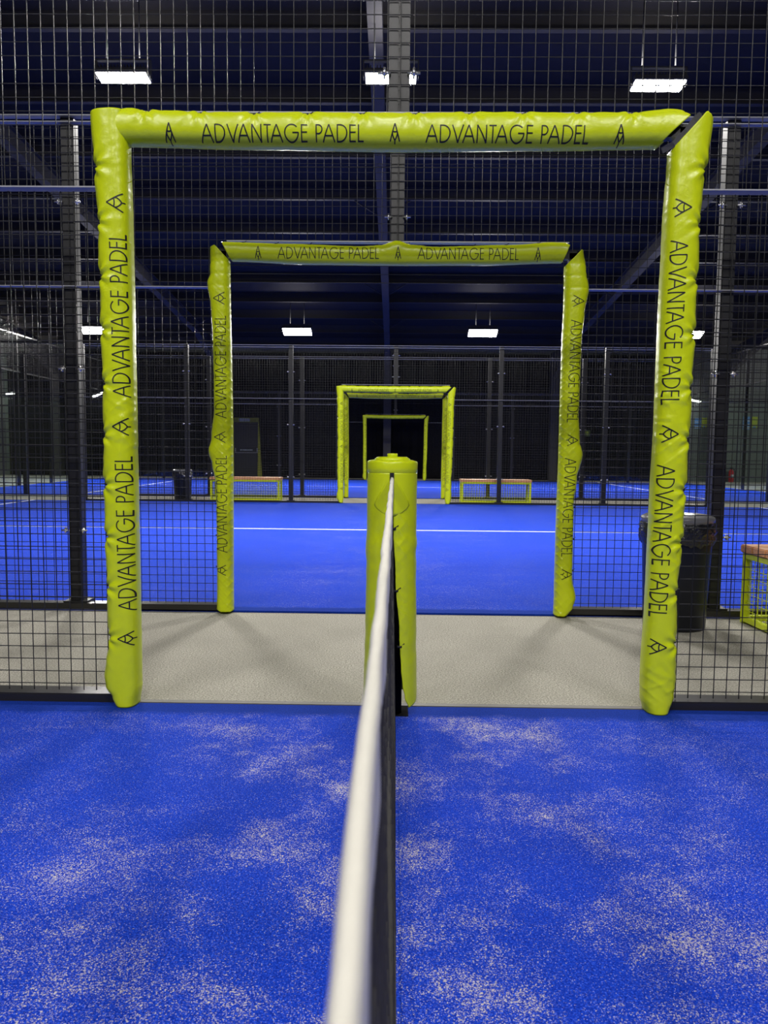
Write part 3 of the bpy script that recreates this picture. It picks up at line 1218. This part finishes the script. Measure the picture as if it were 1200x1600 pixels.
# ------------------------------------------------------------------ bins
def bin_(x, y, r, h, label, detail):
    t = thing('litter_bin', label, 'bin', (x, y, 0))
    n = 56 if detail else 28
    bm = bmesh.new()
    lathe(bm, [(.0001, .0), (r * .86, .0), (r * .88, .012), (r * .97, h * .75), (r * .985, h * .95), (r * .985, h)], x, y, n)
    obj('barrel', bm, BIN_PLASTIC, t, True)
    bm = bmesh.new()

    def crumple(k, tt, rr, z):
        a = noise.noise(Vector((math.cos(tt) * 3, math.sin(tt) * 3, k * .9)))
        c = noise.noise(Vector((math.cos(tt) * 8, math.sin(tt) * 8, k * 1.7)))
        dz = (.035 * a + .02 * c) if k == 0 else 0.008 * c
        return rr + (.018 * abs(a) + .010 * c) * (1.0 if k < 7 else .2), z + dz

    lathe(bm, [(r * 1.00, h - .155), (r * 1.02, h - .135), (r * 1.05, h - .115), (r * 1.04, h - .095), (r * 1.06, h - .075), (r * 1.03, h - .055),
               (r * 1.03, h - .035), (r * 1.01, h - .02), (r * 1.0, h - .005)], x, y, n * 2, 0, crumple)
    obj('bin_bag', bm, BIN_BAG, t, True)
    bm = bmesh.new()
    lathe(bm, [(r * 1.0, h - .03), (r * 1.03, h - .028), (r * 1.035, h - .004), (r * 1.02, h + .004), (r * .96, h + .010), (r * .90, h + .016), (r * .4, h + .02), (.0001, h + .02)], x, y, n)
    obj('lid', bm, BIN_LID, t, True)
    return t


bin_(1.652, 4.50, .198, .645, 'large black bin with a crumpled bag over its rim, behind the nearest gateway', True)
bin_(-4.21, 15.22, .185, .60, 'small distant black bin behind the mesh at the far left of the second court', False)


# ------------------------------------------------------------------ benches
def bench(label, loc, rz, group):
    t = thing('bench', label, 'bench', loc, rz, group)
    L, Dp, Ht, s = 1.36, .42, .475, .034
    bm = bmesh.new()
    n = 3
    for i in range(n):                                        # three boards side by side
        a = -Dp / 2 - .01 + (Dp + .02) * i / n
        box(bm, -L / 2 - .012, L / 2 + .012, a + .002, a + (Dp + .02) / n - .002, Ht - .048, Ht, 0, .006)
    obj('seat', bm, WOOD, t, False, True)
    zt = Ht - .05
    for sx_ in (-1, 1):
        for sy_ in (-1, 1):
            x, y = sx_ * (L / 2 - s / 2), sy_ * (Dp / 2 - s / 2)
            bm = bmesh.new()
            box(bm, x - s / 2, x + s / 2, y - s / 2, y + s / 2, 0, zt, 0, .003)
            obj('leg', bm, LIME_PAINT, t, False, True)
    bm = bmesh.new()
    for z in (.012, zt - s):
        for sy_ in (-1, 1):
            y = sy_ * (Dp / 2 - s / 2)
            box(bm, -L / 2 + s, L / 2 - s, y - s / 2, y + s / 2, z, z + s, 0, .003)
        for sx_ in (-1, 1):
            x = sx_ * (L / 2 - s / 2)
            box(bm, x - s / 2, x + s / 2, -Dp / 2 + s, Dp / 2 - s, z, z + s, 0, .003)
    obj('frame', bm, LIME_PAINT, t, False, True)
    z0, z1 = .03, zt - .02
    for sy_ in (-1, 1):
        bm = bmesh.new()
        y = sy_ * (Dp / 2 - s / 2)
        x = -L / 2 + .05
        while x < L / 2 - .04:
            tube(bm, (x, y, z0), (x, y, z1), .0022, 4, cap=False)
            x += .05
        z = z0 + .05
        while z < z1:
            tube(bm, (-L / 2 + .02, y, z), (L / 2 - .02, y, z), .0022, 4, cap=False)
            z += .05
        obj('mesh_side', bm, LIME_PAINT, t, False, True)
    for sx_ in (-1, 1):
        bm = bmesh.new()
        x = sx_ * (L / 2 - s / 2)
        y = -Dp / 2 + .05
        while y < Dp / 2 - .04:
            tube(bm, (x, y, z0), (x, y, z1), .0022, 4, cap=False)
            y += .05
        z = z0 + .05
        while z < z1:
            tube(bm, (x, -Dp / 2 + .02, z), (x, Dp / 2 - .02, z), .0022, 4, cap=False)
            z += .05
        obj('mesh_end', bm, LIME_PAINT, t, False, True)
    return t


def dup(root, label, loc, rz):
    r = root.copy()
    C.objects.link(r)
    r.location = loc
    r.rotation_euler = (0, 0, rz)
    r['label'] = label
    for ch in list(root.children):
        c = ch.copy()
        C.objects.link(c)
        c.parent = r
    return r


BG = 'lime framed benches with wooden seats'
b0 = bench('large lime bench with wooden seat beside the near bin, cut off by the picture edge', (2.785, 4.445, 0), math.radians(2.0), BG)
dup(b0, 'distant lime bench with wooden seat left of the small gateway, partly behind the rumpled gateway', (-2.945, 15.27, 0), 0)
dup(b0, 'distant lime bench with wooden seat right of the small gateway, behind a black post', (1.985, 15.27, 0), 0)


# ------------------------------------------------------------------ floodlights
def floodlight(x, y, z, wd, dp, tilt, power, label, group, spill=None):
    t = thing('floodlight', label, 'floodlight', (x, y, z), 0, group)
    Rm = Matrix.Rotation(-tilt, 4, 'X')

    def fin(name, bm, m, rot=True):
        if rot:
            bmesh.ops.transform(bm, matrix=Rm, verts=bm.verts)
        return obj(name, bm, m, t, False, True)
    bm = bmesh.new()
    box(bm, -wd / 2, wd / 2, -dp / 2, dp / 2, .0, .06, 0, .01)
    k = -wd / 2 + .03
    while k < wd / 2 - .02:                                     # cooling fins
        box(bm, k, k + .012, -dp / 2 + .02, dp / 2 - .02, .055, .10)
        k += .04
    fin('housing', bm, LAMP_BODY)
    n = 4
    for i in range(n):
        a = -wd / 2 + .012 + (wd - .024) * i / n
        b_ = -wd / 2 + .012 + (wd - .024) * (i + 1) / n
        bm = bmesh.new()
        box(bm, a + .008, b_ - .008, -dp / 2 + .02, dp / 2 - .02, -.016, .002, 0, .006)
        fin('led_module', bm, LED)
    top = roof_z(y) + .01 - z
    bm = bmesh.new()
    for s in (-1, 1):
        box(bm, s * (wd / 2 + .012) - .006, s * (wd / 2 + .012) + .006, -.03, .03, -.01, .20)
    box(bm, -wd / 2 - .018, wd / 2 + .018, -.03, .03, .195, .21)
    fin('bracket', bm, LAMP_BODY, False)
    for s in (-1, 1):
        bm = bmesh.new()
        tube(bm, (s * .2, 0, .2), (s * .2, 0, top), .008, 6)
        fin('hanging_rod', bm, LAMP_BODY, False)
    ld = bpy.data.lights.new('floodlight_lamp', 'AREA')
    ld.shape = 'RECTANGLE'
    ld.size, ld.size_y = wd * .95, dp * .9
    ld.energy = power
    ld.color = LAMP_COLOR
    lo = bpy.data.objects.new('floodlight_lamp', ld)
    lo.location = Rm @ Vector((0, 0, -.03))
    lo.rotation_euler = (-tilt, 0, 0)
    link(lo, t)
    sd = bpy.data.lights.new('floodlight_spill', 'AREA')       # stray light off the back of the fitting
    sd.shape = 'RECTANGLE'
    sd.size, sd.size_y = wd * .9, dp * .9
    sd.energy = SPILL if spill is None else spill
    sd.color = LAMP_COLOR
    so = bpy.data.objects.new('floodlight_spill', sd)
    so.location = (0, 0, .23)
    so.rotation_euler = (math.pi, 0, 0)
    link(so, t)
    return t


GN = 'floodlights over the second court'
floodlight(-3.36, 9.73, 5.52, .64, .26, .12, P_MID, 'bright floodlight above the top left corner of the nearest gateway', GN)
floodlight(-.10, 9.73, 5.52, .64, .26, .12, P_MID, 'bright floodlight split by the black centre post above the nearest gateway', GN)
floodlight(3.13, 9.73, 5.45, .64, .26, .12, P_MID, 'bright floodlight above the top right corner of the nearest gateway', GN)
GF = 'floodlights over the farthest court'
for x, lab in ((-8.72, 'floodlight mostly hidden behind the left leg of the nearest gateway'),
               (-2.86, 'distant floodlight in the left half of the rumpled gateway opening'),
               (2.48, 'distant floodlight in the right half of the rumpled gateway opening'),
               (8.35, 'floodlight mostly hidden behind the right leg of the nearest gateway')):
    floodlight(x, 22.5, 4.42, .84, .40, .40, P_FAR, lab, GF)
GB = 'floodlights over the nearest court'
for x in (-3.36, -.10, 3.13):
    for y_, k_ in ((-.9, .75), (-3.8, 1.75)):  # the rear row is added, out of view, to soften lamp shadows
        floodlight(x, y_, 6.2, .64, .26, -.12, P_NEAR * k_, 'unseen floodlight over the nearest court, behind the viewer', GB)

for s, lab in ((-1, 'added unseen floodlight past the left end of the courts, lighting the walls there'), (1, 'added unseen floodlight past the right end of the courts, lighting the walls there')):
    floodlight(s * 13.4, 24.2, 4.45, .64, .30, -.35, P_END, lab, 'added floodlights past the court ends', 40.0 if s < 0 else 18.0)  # lamps added out of view to brighten the walls past the courts

# ------------------------------------------------------------------ far wall details
bm = bmesh.new()
t = thing('door_1', 'olive lime door frame with a sign over it, far left behind the second court', 'door', (-5.45, 28.2, 0), 0, None, 'structure')
box(bm, -5.98, -4.98, 28.16, 28.24, 2.02, 2.18)
obj('header', bm, LIME_DIM, t)
bm = bmesh.new()
v = [bm.verts.new(p) for p in ((-5.035, 28.16, .0), (-4.875, 28.16, .0), (-4.975, 28.16, 2.02), (-5.01, 28.16, 2.02),
                               (-5.035, 28.24, .0), (-4.875, 28.24, .0), (-4.975, 28.24, 2.02), (-5.01, 28.24, 2.02))]
for q in ((0, 3, 2, 1), (4, 5, 6, 7), (0, 1, 5, 4), (1, 2, 6, 5), (2, 3, 7, 6), (3, 0, 4, 7)):
    bm.faces.new([v[j] for j in q])
obj('jamb', bm, LIME_DIM, t)
bm = bmesh.new()
box(bm, -6.0, -5.9, 28.16, 28.24, 0, 2.02)
obj('jamb', bm, LIME_DIM, t)
bm = bmesh.new()
box(bm, -5.9, -5.02, 28.20, 28.26, 0, 2.02)
obj('door_leaf', bm, SIGN_BLACK, t)
bm = bmesh.new()
box(bm, -5.70, -5.30, 28.145, 28.16, 2.045, 2.155, 0)
for i in range(9):                                             # the letters are too small to read
    box(bm, -5.68 + i * .042, -5.655 + i * .042, 28.140, 28.146, 2.075, 2.125, 1)
obj('sign', bm, [SIGN_TEXT, GREY_FRAME], t)
bm = bmesh.new()
box(bm, -5.86, -5.03, 28.17, 28.20, .90, 1.08, 0)
for (a, b_, c, d) in ((-5.86, -5.82, .90, 1.08), (-5.06, -5.03, .90, 1.08), (-5.86, -5.03, .90, .92)):
    box(bm, a, b_, 28.16, 28.171, c, d, 1)
for i in range(11):
    box(bm, -5.66 + i * .042, -5.632 + i * .042, 28.165, 28.171, .99, 1.04, 2)
obj('push_bar_sign', bm, [SIGN_BLACK, GREY_FRAME, SIGN_TEXT], t)

# posters on the far wall
PG = 'posters on the far wall'
for (x0, x1, z0, z1, blue, lab) in ((10.98, 11.22, 1.94, 2.32, True, 'small blue poster on the far wall, left of the big right fence post'),
                                    (11.24, 11.42, 1.97, 2.34, False, 'small lime poster on the far wall, left of the big right fence post'),
                                    (12.74, 13.01, 1.93, 2.40, True, 'small blue poster on the far wall, right of the big right fence post'),
                                    (13.05, 13.27, 1.97, 2.40, False, 'small lime poster on the far wall, right of the big right fence post')):
    bm = bmesh.new()
    yy = WALL_Y - .002
    box(bm, x0, x1, yy - .012, yy, z0, z1, 0)
    if blue:
        hh = z1 - z0
        for k, (a, c) in enumerate(((.62, .70), (.36, .42), (.05, .22))):
            box(bm, x0 + .01, x1 - .01, yy - .014, yy - .011, z0 + hh * a, z0 + hh * c, 1)
    else:
        box(bm, x0 + .05, x1 - .05, yy - .014, yy - .011, z0 + .03, z0 + .07, 1)
    tag(obj('poster', bm, [PBLUE if blue else PLIME, PWHITE if blue else PBLUE]), lab, 'poster', PG)

# small green sign on the curtain, right
bm = bmesh.new()
box(bm, 6.86, 7.10, 28.33, 28.36, 1.62, 1.85, 0)
box(bm, 6.91, 7.05, 28.325, 28.331, 1.66, 1.80, 1)
tag(obj('sign', bm, [plain('sign_green', (.10, .16, .03), .6), PLIME]), 'small dim green sign on the black curtain, just right of the rumpled gateway', 'sign')

# fire extinguisher
t = thing('fire_extinguisher', 'red fire extinguisher at the foot of the far wall, beside the big right fence post', 'fire extinguisher', (12.32, 28.42, 0))
bm = bmesh.new()
lathe(bm, [(.0001, .0), (.085, .0), (.09, .02), (.09, .36), (.075, .41), (.035, .45), (.03, .47), (.0001, .47)], 12.32, 28.42, 24)
obj('cylinder', bm, RED, t, True)
bm = bmesh.new()
tube(bm, (12.32, 28.42, .46), (12.32, 28.42, .52), .022, 10)
box(bm, 12.25, 12.39, 28.405, 28.435, .51, .53)
obj('valve', bm, INK, t)
bm = bmesh.new()
path_tube(bm, [(12.34, 28.40, .50), (12.41, 28.36, .46), (12.43, 28.34, .34), (12.42, 28.34, .16)], .011, 6)
obj('hose', bm, INK, t)
bm = bmesh.new()
box(bm, 12.27, 12.37, 28.322, 28.332, .16, .28)
obj('paper_label', bm, PWHITE, t)


# curved lamps under the eaves
for pts, lab in ((((10.58, 2.985), (10.66, 2.955), (10.76, 2.925), (10.88, 2.90), (10.98, 2.885)), 'thin curved white lamp on the far wall right of the nearest gateway'),
                 (((-11.02, 2.89), (-10.94, 2.91), (-10.84, 2.95), (-10.74, 3.00), (-10.66, 3.03)), 'thin curved white lamp on the far wall beside the left leg of the nearest gateway'),
                 (((-14.20, 2.965), (-14.05, 2.985), (-13.92, 2.99), (-13.80, 2.985)), 'thin white lamp on the far wall at the left picture edge')):
    t = thing('wall_lamp', lab, 'lamp', (pts[0][0], 28.15, pts[0][1]), 0, 'thin white wall lamps')
    bm = bmesh.new()
    path_tube(bm, [(a, 28.12, c) for a, c in pts], .034, 8)
    obj('tube', bm, TUBE_LIGHT, t)
    bm = bmesh.new()
    path_tube(bm, [(a, 28.17, c + .02) for a, c in pts], .03, 6)
    for a, c in (pts[0], pts[-1]):
        tube(bm, (a, 28.15, c + .02), (a, 28.44, c + .02), .012, 6)
    obj('holder', bm, LAMP_BODY, t)
    ld = bpy.data.lights.new('wall_lamp_light', 'POINT')
    ld.energy = 9.0
    ld.shadow_soft_size = .15
    ld.color = LAMP_COLOR
    lo = bpy.data.objects.new('wall_lamp_light', ld)
    lo.location = ((pts[-1][0] - pts[0][0]) / 2, -.20, (pts[-1][1] - pts[0][1]) / 2 - .1)
    link(lo, t)
